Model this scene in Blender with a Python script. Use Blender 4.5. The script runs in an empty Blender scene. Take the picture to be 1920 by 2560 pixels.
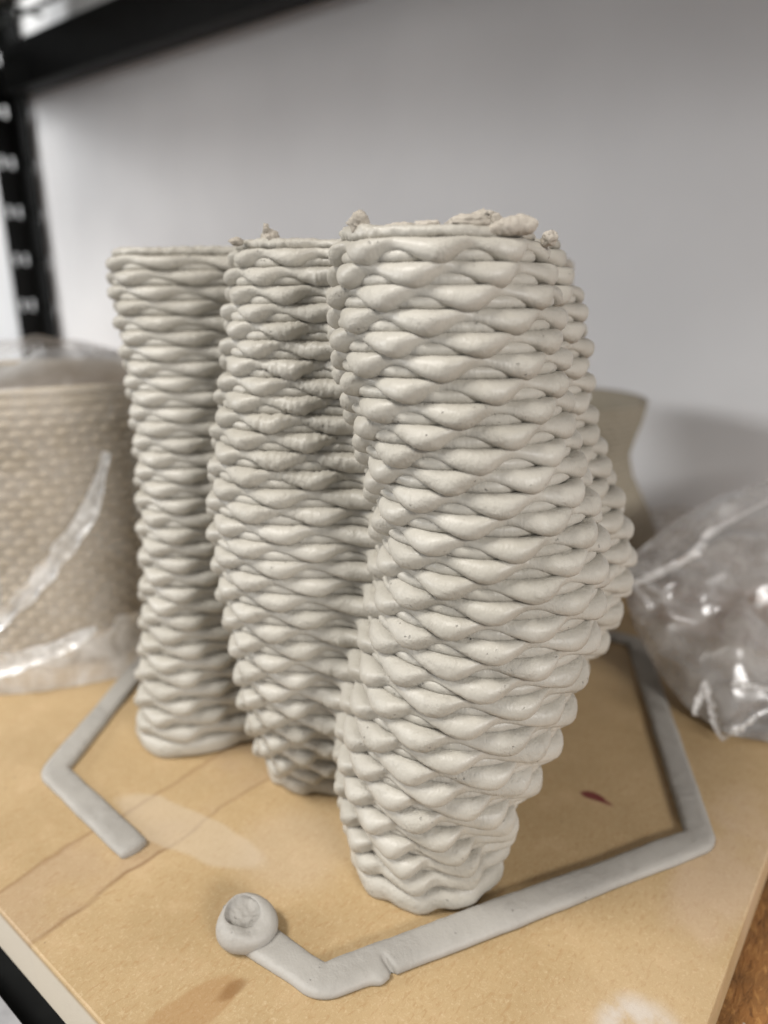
import bpy, bmesh, math, random
import numpy as np
from mathutils import Vector, Matrix
random.seed(7)
rng = np.random.default_rng(7)
S = 0.2                                   # one working unit = 0.2 m (camera height above the board)
sc = bpy.context.scene
COL = sc.collection

# ------------------------------------------------------------------ camera
cam_d = bpy.data.cameras.new('camera')
cam = bpy.data.objects.new('camera', cam_d); COL.objects.link(cam)
cam.location = (0, 0, 1.0 * S)
cam.rotation_euler = (math.radians(90 - 17.5), 0, 0)
cam_d.sensor_fit = 'HORIZONTAL'; cam_d.sensor_width = 36.0
cam_d.lens = 1775 / 1920 * 36.0
cam_d.clip_start = 0.005; cam_d.clip_end = 50
cam_d.dof.use_dof = True
cam_d.dof.focus_distance = 1.03 * S
cam_d.dof.aperture_fstop = 7.5
sc.camera = cam

# ------------------------------------------------------------------ world, lamps, exposure
w = bpy.data.worlds.new('World'); sc.world = w; w.use_nodes = True
bg = w.node_tree.nodes['Background']
bg.inputs[0].default_value = (0.97, 0.98, 1.0, 1); bg.inputs[1].default_value = 0.27

U = Vector((-0.785, 0.620, 0)); V = Vector((0.620, 0.785, 0))   # shelf axes: along the wall / towards the wall
def uv(u, v, z=0.0):
    p = U * u + V * v; return Vector((p.x, p.y, z)) * S

def area(name, loc, target, sx, sy, power, col):
    d = bpy.data.lights.new(name, 'AREA'); d.shape = 'RECTANGLE'; d.size = sx * S; d.size_y = sy * S
    d.energy = power; d.color = col
    o = bpy.data.objects.new(name, d); COL.objects.link(o); o.location = loc
    o.rotation_euler = (target - loc).to_track_quat('-Z', 'Y').to_euler()
    return o
VC = uv(0.995, 1.23, 0.4)
area('ceiling_lamp', uv(3.7, -4.3, 9.2), VC, 4.5, 2.0, 40.0, (1.0, 0.97, 0.92))
area('ceiling_lamp.001', uv(-8.0, -2.0, 4.6), uv(0.0, 2.0, 0.3), 4.0, 1.6, 29.0, (1.0, 0.97, 0.94))
area('ceiling_lamp.002', uv(9.5, -6.0, 3.4), uv(1, 3.2, 1.0), 4.0, 2.0, 25.0, (0.99, 0.985, 0.98))

sc.view_settings.view_transform = 'Standard'; sc.view_settings.look = 'None'
sc.view_settings.exposure = 0.1; sc.view_settings.gamma = 1.0
try: sc.view_settings.use_curve_mapping = False
except Exception: pass
sc.cycles.max_bounces = 8; sc.cycles.transparent_max_bounces = 16
sc.cycles.use_denoising = True

# ------------------------------------------------------------------ helpers
def tag(o, label=None, cat=None, group=None, kind=None):
    if label: o['label'] = label
    if cat: o['category'] = cat
    if group: o['group'] = group
    if kind: o['kind'] = kind
    return o
def link(name, me, mat=None, parent=None, smooth=True):
    o = bpy.data.objects.new(name, me); COL.objects.link(o)
    if mat and not me.materials: me.materials.append(mat)
    if parent: o.parent = parent
    if smooth: me.shade_smooth()
    return o
def empty(name, loc=(0, 0, 0)):
    o = bpy.data.objects.new(name, None); COL.objects.link(o); o.location = loc; o.empty_display_size = 0.01; return o
def mesh_np(name, verts, quads):
    me = bpy.data.meshes.new(name)
    verts = np.ascontiguousarray(verts, dtype=np.float32); quads = np.ascontiguousarray(quads, dtype=np.int32)
    me.vertices.add(len(verts)); me.vertices.foreach_set('co', verts.ravel())
    n = len(quads); k = quads.shape[1]
    me.loops.add(n * k); me.loops.foreach_set('vertex_index', quads.ravel())
    me.polygons.add(n); me.polygons.foreach_set('loop_start', np.arange(0, n * k, k, dtype=np.int32))
    try: me.polygons.foreach_set('loop_total', np.full(n, k, dtype=np.int32))
    except Exception: pass
    me.update(calc_edges=True); me.validate(); return me
def grid_quads(n, m, wrap_n=False, wrap_m=False):
    i = np.arange(n if wrap_n else n - 1)[:, None]; j = np.arange(m if wrap_m else m - 1)[None, :]
    i2 = (i + 1) % n; j2 = (j + 1) % m
    a = i * m + j; b = i2 * m + j; c = i2 * m + j2; d = i * m + j2
    return np.stack([a, b, c, d], -1).reshape(-1, 4)
def vnoise(P, seed=0):
    """smooth 3-D value noise, -1..1"""
    P = np.asarray(P, dtype=np.float64); I = np.floor(P).astype(np.int64); F = P - I; F = F * F * (3 - 2 * F)
    def h(x, y, z):
        n = (x * 374761393 + y * 668265263 + z * 2147483647 + seed * 974711) & 0xffffffff
        n = ((n ^ (n >> 13)) * 1274126177) & 0xffffffff
        n = (n ^ (n >> 16)) & 0xffff
        return n / 32767.5 - 1
    x, y, z = I[..., 0], I[..., 1], I[..., 2]; fx, fy, fz = F[..., 0], F[..., 1], F[..., 2]
    def lp(a, b, t): return a + (b - a) * t
    return lp(lp(lp(h(x, y, z), h(x + 1, y, z), fx), lp(h(x, y + 1, z), h(x + 1, y + 1, z), fx), fy),
              lp(lp(h(x, y, z + 1), h(x + 1, y, z + 1), fx), lp(h(x, y + 1, z + 1), h(x + 1, y + 1, z + 1), fx), fy), fz)
def box(bm, cx, cy, cz, sx, sy, sz):
    r = bmesh.ops.create_cube(bm, size=1.0)
    for v_ in r['verts']: v_.co = Vector((cx + v_.co.x * sx, cy + v_.co.y * sy, cz + v_.co.z * sz))
    return r['verts']
def bm_obj(name, bm, mat, parent=None, smooth=False, bevel=0, segs=2):
    if bevel: bmesh.ops.bevel(bm, geom=bm.edges[:], offset=bevel, segments=segs, affect='EDGES', profile=0.5)
    bmesh.ops.recalc_face_normals(bm, faces=bm.faces[:])
    me = bpy.data.meshes.new(name); bm.to_mesh(me); bm.free()
    return link(name, me, mat, parent, smooth)
# frame whose X = U, Y = V, so that boxes can be written in shelf coordinates
UVM = Matrix(((U.x, V.x, 0, 0), (U.y, V.y, 0, 0), (0, 0, 1, 0), (0, 0, 0, 1)))
def uv_box(name, u0, u1, v0, v1, z0, z1, mat, parent=None, bevel=0.0, smooth=False):
    """box in shelf coordinates; the object's own axes follow the shelf, its origin stays at the scene origin"""
    bm = bmesh.new(); box(bm, (u0 + u1) / 2 * S, (v0 + v1) / 2 * S, (z0 + z1) / 2 * S, (u1 - u0) * S, (v1 - v0) * S, (z1 - z0) * S)
    o = bm_obj(name, bm, mat, parent, smooth, bevel * S)
    if parent is None: o.matrix_world = UVM
    return o

# ------------------------------------------------------------------ materials
class NT:
    def __init__(s, name):
        s.m = bpy.data.materials.new(name); s.m.use_nodes = True; s.t = s.m.node_tree; s.t.nodes.clear()
        s.out = s.n('ShaderNodeOutputMaterial')
    def n(s, kind, **kw):
        nd = s.t.nodes.new(kind)
        for k, v_ in kw.items(): setattr(nd, k, v_)
        return nd
    def l(s, a, b): s.t.links.new(a, b)
    def val(s, sock, v_):
        if hasattr(v_, 'links') or isinstance(v_, bpy.types.NodeSocket): s.l(v_, sock)
        else: sock.default_value = v_
    def math(s, op, a, b=0.0, c=0.0, clamp=False):
        nd = s.n('ShaderNodeMath', operation=op, use_clamp=clamp)
        s.val(nd.inputs[0], a); s.val(nd.inputs[1], b); s.val(nd.inputs[2], c); return nd.outputs[0]
    def noise(s, vec, scale, detail=4, rough=0.55, dist=0.0):
        nd = s.n('ShaderNodeTexNoise'); s.l(vec, nd.inputs['Vector'])
        nd.inputs['Scale'].default_value = scale; nd.inputs['Detail'].default_value = detail
        nd.inputs['Roughness'].default_value = rough; nd.inputs['Distortion'].default_value = dist
        return nd.outputs[0]
    def vor(s, vec, scale, feature='F1', rnd=1.0):
        nd = s.n('ShaderNodeTexVoronoi', feature=feature); s.l(vec, nd.inputs['Vector'])
        nd.inputs['Scale'].default_value = scale; nd.inputs['Randomness'].default_value = rnd
        return nd.outputs[0]
    def ramp(s, fac, stops, interp='LINEAR'):
        nd = s.n('ShaderNodeValToRGB'); s.l(fac, nd.inputs[0]); cr = nd.color_ramp; cr.interpolation = interp
        while len(cr.elements) < len(stops): cr.elements.new(0.5)
        for e, (p, c) in zip(cr.elements, stops):
            e.position = p; e.color = (c, c, c, 1) if isinstance(c, (int, float)) else (*c, 1)
        return nd.outputs[0]
    def mix(s, fac, a, b, mode='MIX'):
        nd = s.n('ShaderNodeMix', data_type='RGBA', blend_type=mode)
        s.val(nd.inputs[0], fac)
        for sock, v_ in ((nd.inputs[6], a), (nd.inputs[7], b)):
            if isinstance(v_, bpy.types.NodeSocket): s.l(v_, sock)
            else: sock.default_value = (*v_, 1)
        return nd.outputs[2]
    def mapr(s, x, a, b, c=0.0, d=1.0):
        nd = s.n('ShaderNodeMapRange', interpolation_type='SMOOTHSTEP')
        s.val(nd.inputs[0], x); nd.inputs[1].default_value = a; nd.inputs[2].default_value = b
        nd.inputs[3].default_value = c; nd.inputs[4].default_value = d; return nd.outputs[0]
    def bump(s, h, strength, dist, normal=None):
        nd = s.n('ShaderNodeBump'); s.l(h, nd.inputs['Height']); nd.inputs['Strength'].default_value = strength
        nd.inputs['Distance'].default_value = dist
        if normal: s.l(normal, nd.inputs['Normal'])
        return nd.outputs[0]
    def principled(s, color, rough, normal=None, spec=0.5, metallic=0.0, coat=0.0):
        nd = s.n('ShaderNodeBsdfPrincipled')
        if isinstance(color, bpy.types.NodeSocket): s.l(color, nd.inputs['Base Color'])
        else: nd.inputs['Base Color'].default_value = (*color, 1)
        s.val(nd.inputs['Roughness'], rough); nd.inputs['Specular IOR Level'].default_value = spec
        nd.inputs['Metallic'].default_value = metallic
        if normal: s.l(normal, nd.inputs['Normal'])
        s.l(nd.outputs[0], s.out.inputs[0]); return nd
    def obj(s): return s.n('ShaderNodeTexCoord').outputs['Object']

def clay_material(name, c0, c1, rough=0.5, pits=1.0, spec=0.45, grain=1.0):
    t = NT(name); o = t.n('ShaderNodeNewGeometry').outputs['Position']
    big = t.noise(o, 28, 3, 0.6); fine = t.noise(o, 900, 5, 0.65); mid = t.noise(o, 260, 4, 0.6)
    col = t.mix(t.mapr(big, 0.35, 0.68), c0, c1)
    col = t.mix(t.math('MULTIPLY', t.mapr(fine, 0.45, 0.75), 0.16), col, tuple(x * 0.72 for x in c0))
    wv = t.n('ShaderNodeTexNoise'); t.l(o, wv.inputs['Vector']); wv.inputs['Scale'].default_value = 700; wa = t.n('ShaderNodeVectorMath', operation='MULTIPLY_ADD'); t.l(wv.outputs['Color'], wa.inputs[0]); wa.inputs[1].default_value = (0.0016,) * 3; t.l(o, wa.inputs[2])
    pv = t.vor(wa.outputs[0], 420); pm = t.mapr(t.noise(o, 110, 2), 0.57, 0.66)
    pit = t.math('MULTIPLY', t.mapr(pv, 0.08, 0.20, 1.0, 0.0), pm)
    col = t.mix(t.math('MULTIPLY', pit, 0.38 * pits), col, tuple(x * 0.35 for x in c0))
    patch = t.mapr(t.noise(o, 55, 3, 0.5), 0.47, 0.60)          # drier, rougher skin in patches
    h = t.math('MULTIPLY', fine, t.math('ADD', 0.18, t.math('MULTIPLY', patch, 0.5)))
    h = t.math('ADD', h, t.math('MULTIPLY', mid, t.math('ADD', 0.15, t.math('MULTIPLY', patch, 0.8))))
    mp = t.n('ShaderNodeMapping'); t.l(o, mp.inputs[0]); mp.inputs['Scale'].default_value = (1, 1, 0.22)
    h = t.math('ADD', h, t.math('MULTIPLY', t.noise(mp.outputs[0], 1300, 2, 0.5), 0.30))     # fine drag lines across the coil
    h = t.math('SUBTRACT', h, t.math('MULTIPLY', pit, 0.9 * pits))
    nrm = t.bump(h, 0.55 * grain, 0.0007)
    r = t.math('ADD', rough, t.math('MULTIPLY', patch, 0.18))
    t.principled(col, r, nrm, spec); return t.m
M_clay = clay_material('clay', (0.455, 0.430, 0.378), (0.385, 0.360, 0.308), rough=0.40, grain=1.5)
M_clay_dry = clay_material('clay_crumbly', (0.44, 0.40, 0.345), (0.37, 0.33, 0.275), rough=0.8, pits=1.3, spec=0.2, grain=1.8)
M_skirt = clay_material('clay_strand', (0.36, 0.342, 0.312), (0.30, 0.284, 0.258), rough=0.55, pits=1.0)
M_greige = clay_material('clay_background', (0.50, 0.43, 0.335), (0.44, 0.375, 0.285), rough=0.75, spec=0.25)

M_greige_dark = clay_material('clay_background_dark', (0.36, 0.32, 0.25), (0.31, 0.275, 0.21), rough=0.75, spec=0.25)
def mdf_material():
    t = NT('mdf_board'); o = t.obj()
    def mapping(sx, sy, rot=0.0):
        m = t.n('ShaderNodeMapping'); t.l(o, m.inputs[0]); m.inputs['Scale'].default_value = (sx, sy, 1); m.inputs['Rotation'].default_value = (0, 0, rot); return m.outputs[0]
    fib = t.noise(o, 820, 4, 0.7, 1.2); fib2 = t.noise(mapping(1.0, 0.35, 0.6), 900, 3, 0.6, 0.8); big = t.noise(o, 14, 4, 0.6); mid = t.noise(o, 60, 4, 0.6)
    col = t.mix(t.mapr(big, 0.32, 0.7), (0.45, 0.322, 0.172), (0.38, 0.268, 0.137))
    col = t.mix(t.math('MULTIPLY', t.mapr(fib, 0.5, 0.70), 0.45), col, (0.60, 0.47, 0.30))
    col = t.mix(t.math('MULTIPLY', t.mapr(fib2, 0.5, 0.70), 0.5), col, (0.34, 0.20, 0.085))
    col = t.mix(t.math('MULTIPLY', t.mapr(mid, 0.5, 0.75), 0.25), col, (0.58, 0.42, 0.26))
    sep = t.n('ShaderNodeSeparateXYZ'); wob = t.n('ShaderNodeVectorMath', operation='ADD')
    nz = t.n('ShaderNodeTexNoise'); t.l(o, nz.inputs['Vector']); nz.inputs['Scale'].default_value = 45
    sub = t.n('ShaderNodeVectorMath', operation='MULTIPLY_ADD'); t.l(nz.outputs['Color'], sub.inputs[0]); sub.inputs[1].default_value = (0.008,) * 3; sub.inputs[2].default_value = (-0.004,) * 3
    t.l(o, wob.inputs[0]); t.l(sub.outputs[0], wob.inputs[1]); t.l(wob.outputs[0], sep.inputs[0])
    X, Y = sep.outputs[0], sep.outputs[1]
    def band(c, a, b, e):      # soft slab a..b
        return t.math('MULTIPLY', t.mapr(c, (a - e) * S, (a + e) * S), t.mapr(c, (b - e) * S, (b + e) * S, 1.0, 0.0))
    def stain(mask, amt, c):
        nonlocal col
        col = t.mix(t.math('MULTIPLY', mask, amt), col, c)
    def ell(cu, cv, ru, rv, ang, soft=0.25):
        dx = t.math('SUBTRACT', X, cu * S); dy = t.math('SUBTRACT', Y, cv * S)
        ca, sa = math.cos(ang), math.sin(ang)
        a = t.math('ADD', t.math('MULTIPLY', dx, ca), t.math('MULTIPLY', dy, sa)); b = t.math('SUBTRACT', t.math('MULTIPLY', dy, ca), t.math('MULTIPLY', dx, sa))
        a = t.math('DIVIDE', a, ru * S); b = t.math('DIVIDE', b, rv * S)
        d = t.math('SQRT', t.math('ADD', t.math('MULTIPLY', a, a), t.math('MULTIPLY', b, b)))
        return t.mapr(d, 1 - soft, 1 + soft, 1.0, 0.0)
    # old tape / damp marks running across the board, clay smears, a brown drip, a red pigment mark, a white dab
    damp = t.mapr(t.noise(o, 25, 3), 0.35, 0.6)
    stain(t.math('MULTIPLY', band(X, 0.99, 1.133, 0.004), t.math('MULTIPLY', band(Y, 0.30, 1.0, 0.06), damp)), 0.24, (0.34, 0.24, 0.19))
    stain(t.math('MULTIPLY', band(X, 1.128, 1.137, 0.004), band(Y, 0.3, 1.0, 0.05)), 0.5, (0.22, 0.12, 0.05))
    stain(t.math('MULTIPLY', band(X, 0.985, 0.993, 0.004), t.math('MULTIPLY', band(Y, 0.34, 0.86, 0.05), t.math('ADD', .3, damp))), 0.55, (0.2, 0.11, 0.05))
    stain(ell(1.0, 0.645, 0.18, 0.05, -0.15, 0.10), 0.36, (0.55, 0.47, 0.37))
    stain(ell(0.80, 0.74, 0.10, 0.10, 0.3, 0.4), 0.22, (0.58, 0.48, 0.38))
    stain(ell(0.690, 0.40, 0.034, 0.10, 0.08, 0.12), 0.45, (0.30, 0.155, 0.055)); stain(ell(0.674, 0.486, 0.010, 0.024, 0.2, 0.4), 0.6, (0.18, 0.08, 0.02))
    stain(ell(0.18, 0.80, 0.10, 0.2, 0.2, 0.5), 0.18, (0.60, 0.46, 0.30))
    stain(t.math('MULTIPLY', ell(0.16, 1.22, 0.07, 0.24, 0.0, 0.3), damp), 0.35, (0.55, 0.42, 0.33))
    stain(ell(0.420, 1.222, 0.024, 0.012, 0.0, 0.22), 0.93, (0.13, 0.014, 0.018)); stain(ell(0.398, 1.221, 0.018, 0.006, 0.0, 0.4), 0.8, (0.14, 0.02, 0.02))
    stain(t.math('MULTIPLY', ell(0.172, 0.795, 0.050, 0.062, 0.4, 0.35), t.mapr(t.noise(o, 120, 3), .25, .55)), 0.65, (0.58, 0.55, 0.52))
    speck = t.mapr(t.vor(o, 75), 0.02, 0.045, 1.0, 0.0)
    stain(speck, 0.6, (0.12, 0.06, 0.03))
    # pale raw edge
    zz = sep.outputs[2]
    g = t.n('ShaderNodeSeparateXYZ'); t.l(o, g.inputs[0])
    side = t.mapr(g.outputs[2], -0.006 * S * 3, -0.001 * S * 3, 1.0, 0.0)
    front = t.math('MULTIPLY', side, t.mapr(g.outputs[1], 0.335 * S, 0.345 * S, 1.0, 0.0))
    col = t.mix(t.math('MULTIPLY', front, 0.85), col, (0.66, 0.60, 0.50))
    h = t.math('ADD', t.math('MULTIPLY', fib, 0.7), t.math('MULTIPLY', fib2, -0.6))
    t.principled(col, t.math('ADD', 0.42, t.math('MULTIPLY', fib, 0.2)), t.bump(h, 0.35, 0.0004), 0.4); return t.m
M_mdf = mdf_material()

def particle_material():
    t = NT('particle_board'); o = t.obj(); m = t.n('ShaderNodeMapping'); t.l(o, m.inputs[0]); m.inputs['Scale'].default_value = (1, 0.28, 1); m.inputs['Rotation'].default_value = (0, 0, 0.5)
    a = t.noise(m.outputs[0], 330, 4, 0.65, 1.5); b = t.noise(o, 40, 4, 0.6); d = t.noise(o, 700, 3, 0.6)
    col = t.mix(t.mapr(b, 0.35, 0.65), (0.30, 0.14, 0.045), (0.20, 0.10, 0.035))
    col = t.mix(t.math('MULTIPLY', t.mapr(a, 0.5, 0.68), 0.7), col, (0.48, 0.26, 0.09))
    col = t.mix(t.math('MULTIPLY', t.mapr(a, 0.30, 0.45, 1, 0), 0.8), col, (0.07, 0.03, 0.012))
    col = t.mix(t.mapr(t.vor(o, 90), 0.03, 0.06, 0.8, 0.0), col, (0.5, 0.42, 0.36))
    t.principled(col, 0.6, t.bump(t.math('ADD', a, t.math('MULTIPLY', d, 0.4)), 0.6, 0.0008), 0.35); return t.m
M_deck = particle_material()
def wall_material():
    t = NT('painted_wall'); o = t.obj(); n1 = t.noise(o, 6, 3); n2 = t.noise(o, 160, 4, 0.6)
    n3 = t.noise(o, 1.6, 3); col = t.mix(t.mapr(n1, 0.3, 0.7), (0.80, 0.81, 0.82), (0.74, 0.75, 0.76)); col = t.mix(t.math('MULTIPLY', t.mapr(n3, .4, .7), .35), col, (0.58, 0.585, 0.60))
    t.principled(col, 0.55, t.bump(n2, 0.15, 0.001), 0.3); return t.m
M_wall = wall_material()
def steel_material(name, c, rough):
    t = NT(name); o = t.obj(); n = t.noise(o, 50, 4); t.principled(t.mix(t.mapr(n, .35, .7), c, tuple(x * 1.6 for x in c)), t.math('ADD', rough, t.math('MULTIPLY', n, .15)), None, 0.2); return t.m
M_black = steel_material('black_steel', (0.006, 0.0065, 0.0065), 0.45)
M_lit_top = steel_material('dusty_lit_grey', (0.20, 0.20, 0.205), 0.6)  # lighter copy of the black steel for the lit, dusty beam top
M_wire = steel_material('dark_wire', (0.02, 0.022, 0.02), 0.5)
def floor_material():
    t = NT('floor'); o = t.obj(); n = t.noise(o, 8, 5, .6); t.principled(t.mix(n, (0.28, 0.29, 0.31), (0.36, 0.37, 0.39)), 0.5, None, 0.4); return t.m
M_floor = floor_material()
def plain(name, c, rough=0.7, spec=0.3, sc_=60):
    t = NT(name); o = t.obj(); n = t.noise(o, sc_, 4); t.principled(t.mix(n, c, tuple(x * .82 for x in c)), rough, t.bump(n, .2, .001), spec); return t.m
M_card = plain('pale_wrap', (0.55, 0.52, 0.47)); M_white = plain('white_smear', (0.72, 0.69, 0.66), 0.6)
def film_material(name, haze, gloss_r, tint=(1, 1, 1), spec=1.0, bump=0.15):
    """thin clear polythene: mostly see-through, fresnel gloss, a little milky scatter"""
    t = NT(name); o = t.n('ShaderNodeNewGeometry').outputs['Position']
    n1 = t.noise(o, 70, 4, .6, .5); n2 = t.noise(o, 260, 3, .6)
    nrm = t.bump(t.math('ADD', n1, t.math('MULTIPLY', n2, .15)), bump, 0.002)
    tr = t.n('ShaderNodeBsdfTransparent'); tr.inputs[0].default_value = (*tint, 1)
    df = t.n('ShaderNodeBsdfDiffuse'); df.inputs[0].default_value = (0.92, 0.91, 0.89, 1)
    tl = t.n('ShaderNodeBsdfTranslucent'); tl.inputs[0].default_value = (0.92, 0.91, 0.89, 1)
    mk = t.n('ShaderNodeMixShader'); mk.inputs[0].default_value = 0.5; t.l(df.outputs[0], mk.inputs[1]); t.l(tl.outputs[0], mk.inputs[2])
    m1 = t.n('ShaderNodeMixShader'); t.l(t.math('MULTIPLY', t.mapr(n1, .3, .75, .5, 1.6), haze), m1.inputs[0]); t.l(tr.outputs[0], m1.inputs[1]); t.l(mk.outputs[0], m1.inputs[2])
    gl = t.n('ShaderNodeBsdfGlossy'); gl.inputs['Roughness'].default_value = gloss_r; t.l(nrm, gl.inputs['Normal'])
    fr = t.n('ShaderNodeFresnel'); fr.inputs[0].default_value = 1.5; t.l(nrm, fr.inputs['Normal'])
    m2 = t.n('ShaderNodeMixShader'); t.l(t.math('MULTIPLY', fr.outputs[0], spec, clamp=True), m2.inputs[0]); t.l(m1.outputs[0], m2.inputs[1]); t.l(gl.outputs[0], m2.inputs[2])
    t.l(m2.outputs[0], t.out.inputs[0]); return t.m
M_film = film_material('clear_film', 0.33, 0.24, spec=1.9, bump=0.06)
M_film_bag = film_material('bag_film', 0.20, 0.35, spec=0.5)
M_film_milky = film_material('milky_film', 0.66, 0.4, spec=0.4)
M_film_dense = film_material('gather_and_highlight_film', 0.85, 0.35, spec=0.6)

# ------------------------------------------------------------------ the setting: wall, floor
wall = uv_box('wall', -8, 16, 3.25, 3.6, -12, 10, M_wall); tag(wall, 'smooth pale grey painted wall behind the shelf', 'wall')
flo = uv_box('floor', -12, 18, -14, 3.24, -4.9, -4.7, M_floor); tag(flo, kind='structure')

# ------------------------------------------------------------------ the shelving unit
ZD = -0.109                                   # top of the particle board deck
shelf = empty('shelving_unit', uv(2.5, 1.7, -4.7)); bpy.context.view_layer.update()
def shelf_part(name, *a, **k):
    o = uv_box(name, *a, **k); o.parent = shelf; o.matrix_parent_inverse = Matrix.Translation(-shelf.location); return o
shelf_part('deck_board', -4.0, 6.3, 0.40, 3.2, ZD - 0.09, ZD, M_deck, bevel=0.006)
shelf_part('front_beam', -4.0, 6.3, 0.15, 0.300, ZD - 0.42, ZD - 0.023, M_black, bevel=0.006)
shelf_part('lit_beam_top', -4.0, 6.3, 0.152, 0.298, ZD - 0.021, ZD - 0.015, M_lit_top)  # thin sheet: dust and light on the black beam's top, painted grey
shelf_part('dark_gap_strip', -4.0, 6.3, 0.302, 0.60, ZD - 0.14, ZD - 0.10, M_black)  # black strip added so the gap behind the beam stays dark
shelf_part('rear_beam', -4.0, 6.3, 3.10, 3.198, ZD - 0.42, ZD - 0.10, M_black, bevel=0.006)
ZT = 2.42
shelf_part('upper_rear_beam', -4.0, 6.10, 3.02, 3.19, ZT, ZT + 0.31, M_black, bevel=0.006)
shelf_part('upper_front_beam', -4.0, 6.3, 0.235, 0.330, ZT, ZT + 0.31, M_black, bevel=0.006)
shelf_part('upper_side_beam', 6.13, 6.28, 0.34, 3.00, ZT, ZT + 0.40, M_black, bevel=0.006)
shelf_part('upper_shade_panel', -4.0, 4.55, 0.335, 3.0, ZT + 0.43, ZT + 0.52, M_deck, bevel=0.006)  # unseen solid panel, added above the wires to shade the wall
for i in range(16):                             # wire decking of the shelf above: wires across and along
    v0 = 0.42 + i * 0.17
    bm = bmesh.new(); box(bm, 1.05 * S, v0 * S, (ZT + 0.41) * S, 10.1 * S, 0.022 * S, 0.022 * S)
    o = bm_obj('deck_wire', bm, M_wire, None); o.matrix_world = UVM; o.parent = shelf; o.matrix_parent_inverse = Matrix.Translation(-shelf.location)
for i in range(13):
    u0 = -3.6 + i * 0.82
    bm = bmesh.new(); box(bm, u0 * S, 1.68 * S, (ZT + 0.385) * S, 0.026 * S, 2.7 * S, 0.022 * S)
    o = bm_obj('cross_wire', bm, M_wire, None); o.matrix_world = UVM; o.parent = shelf; o.matrix_parent_inverse = Matrix.Translation(-shelf.location)
def slotted_post(u0, v0, sgn):
    """L-angle post with paired slots cut right through both flanges"""
    o = empty('slotted_post'); o.parent = shelf; o.matrix_parent_inverse = Matrix.Translation(-shelf.location)
    t_ = 0.022; wid = 0.20; pitch = 0.37
    for fl in range(2):
        bm = bmesh.new()
        z = -4.7; slots = [k * pitch + 0.12 for k in range(-12, 14)]
        def bx(a0, a1, z0, z1):
            if fl == 0: box(bm, (u0 + sgn * (a0 + a1) / 2) * S, v0 * S, (z0 + z1) / 2 * S, (a1 - a0) * S, t_ * S, (z1 - z0) * S)
            else: box(bm, u0 * S, (v0 - t_ / 2 - (a0 + a1) / 2) * S, (z0 + z1) / 2 * S, t_ * S, (a1 - a0) * S, (z1 - z0) * S)
        bx(0.0, 0.042, -4.7, 5.0); bx(0.076, 0.124, -4.7, 5.0); bx(0.158, wid, -4.7, 5.0)
        for zz in slots:
            bx(0.042, 0.076, z, zz - 0.042); bx(0.124, 0.158, z, zz - 0.042); z = zz + 0.042
        bx(0.042, 0.076, z, 5.0); bx(0.124, 0.158, z, 5.0)
        p = bm_obj('post_flange', bm, M_black, None); p.matrix_world = UVM; p.parent = o
for u0, v0, sg in ((6.32, 3.19, -1),):
    slotted_post(u0, v0, sg)
tag(shelf, 'black steel shelving unit with slotted post and particle board deck', 'shelf')

# pale wrapped bundle lying on the wire shelf above
bm = bmesh.new(); box(bm, 4.9 * S, 2.3 * S, (ZT + 0.75) * S, 1.5 * S, 1.2 * S, 0.62 * S)
bmesh.ops.subdivide_edges(bm, edges=bm.edges[:], cuts=5, use_grid_fill=True)
for v_ in bm.verts: v_.co += Vector((random.uniform(-1, 1), random.uniform(-1, 1), max(0, v_.co.z - (ZT + .5) * S) / S * random.uniform(-1, 1))) * 0.012 * S
o = bm_obj('wrapped_bundle', bm, M_card, None, True); o.matrix_world = UVM
tag(o, 'pale wrapped bundle lying on the wire shelf above the post', 'bundle')

# ------------------------------------------------------------------ MDF board
board = empty('printing_board', uv(0.995, 1.23, 0)); tag(board, 'square tan MDF board with stains carrying the clay vase', 'board')
bm = bmesh.new(); box(bm, 0.995 * S, 1.23 * S, -0.0525 * S, 1.79 * S, 1.79 * S, 0.105 * S)
panel = bm_obj('panel', bm, M_mdf, None, False, 0.004 * S, 2); panel.matrix_world = UVM; panel.parent = board; panel.matrix_parent_inverse = Matrix.Translation(-board.location)
# thin dab of dried white slip near the front corner
def dab(name, cu, cv, ru, rv, ang, thick, mat, parent, seed=0, n=40):
    r_ = random.Random(seed); vs = []; fs = []
    rr = [1 + 0.18 * math.sin(3 * k / n * 6.28 + seed) + 0.1 * math.sin(7 * k / n * 6.28 + 2 * seed) + r_.uniform(-.05, .05) for k in range(n)]
    for ring, (q, z) in enumerate(((1.0, 0.0004), (0.92, thick), (0.5, thick * 1.3))):
        for k in range(n):
            a = k / n * 2 * math.pi; x = math.cos(a) * ru * rr[k] * q; y = math.sin(a) * rv * rr[k] * q
            vs.append((uv(cu + x * math.cos(ang) - y * math.sin(ang), cv + x * math.sin(ang) + y * math.cos(ang), z)))
    for ring in range(2):
        for k in range(n): fs.append((ring * n + k, ring * n + (k + 1) % n, (ring + 1) * n + (k + 1) % n, (ring + 1) * n + k))
    fs.append(tuple(range(2 * n, 3 * n)))
    me = bpy.data.meshes.new(name); me.from_pydata([tuple(x) for x in vs], [], fs)
    o = link(name, me, mat, None); o.parent = parent; o.matrix_parent_inverse = Matrix.Translation(-parent.location); return o

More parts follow.
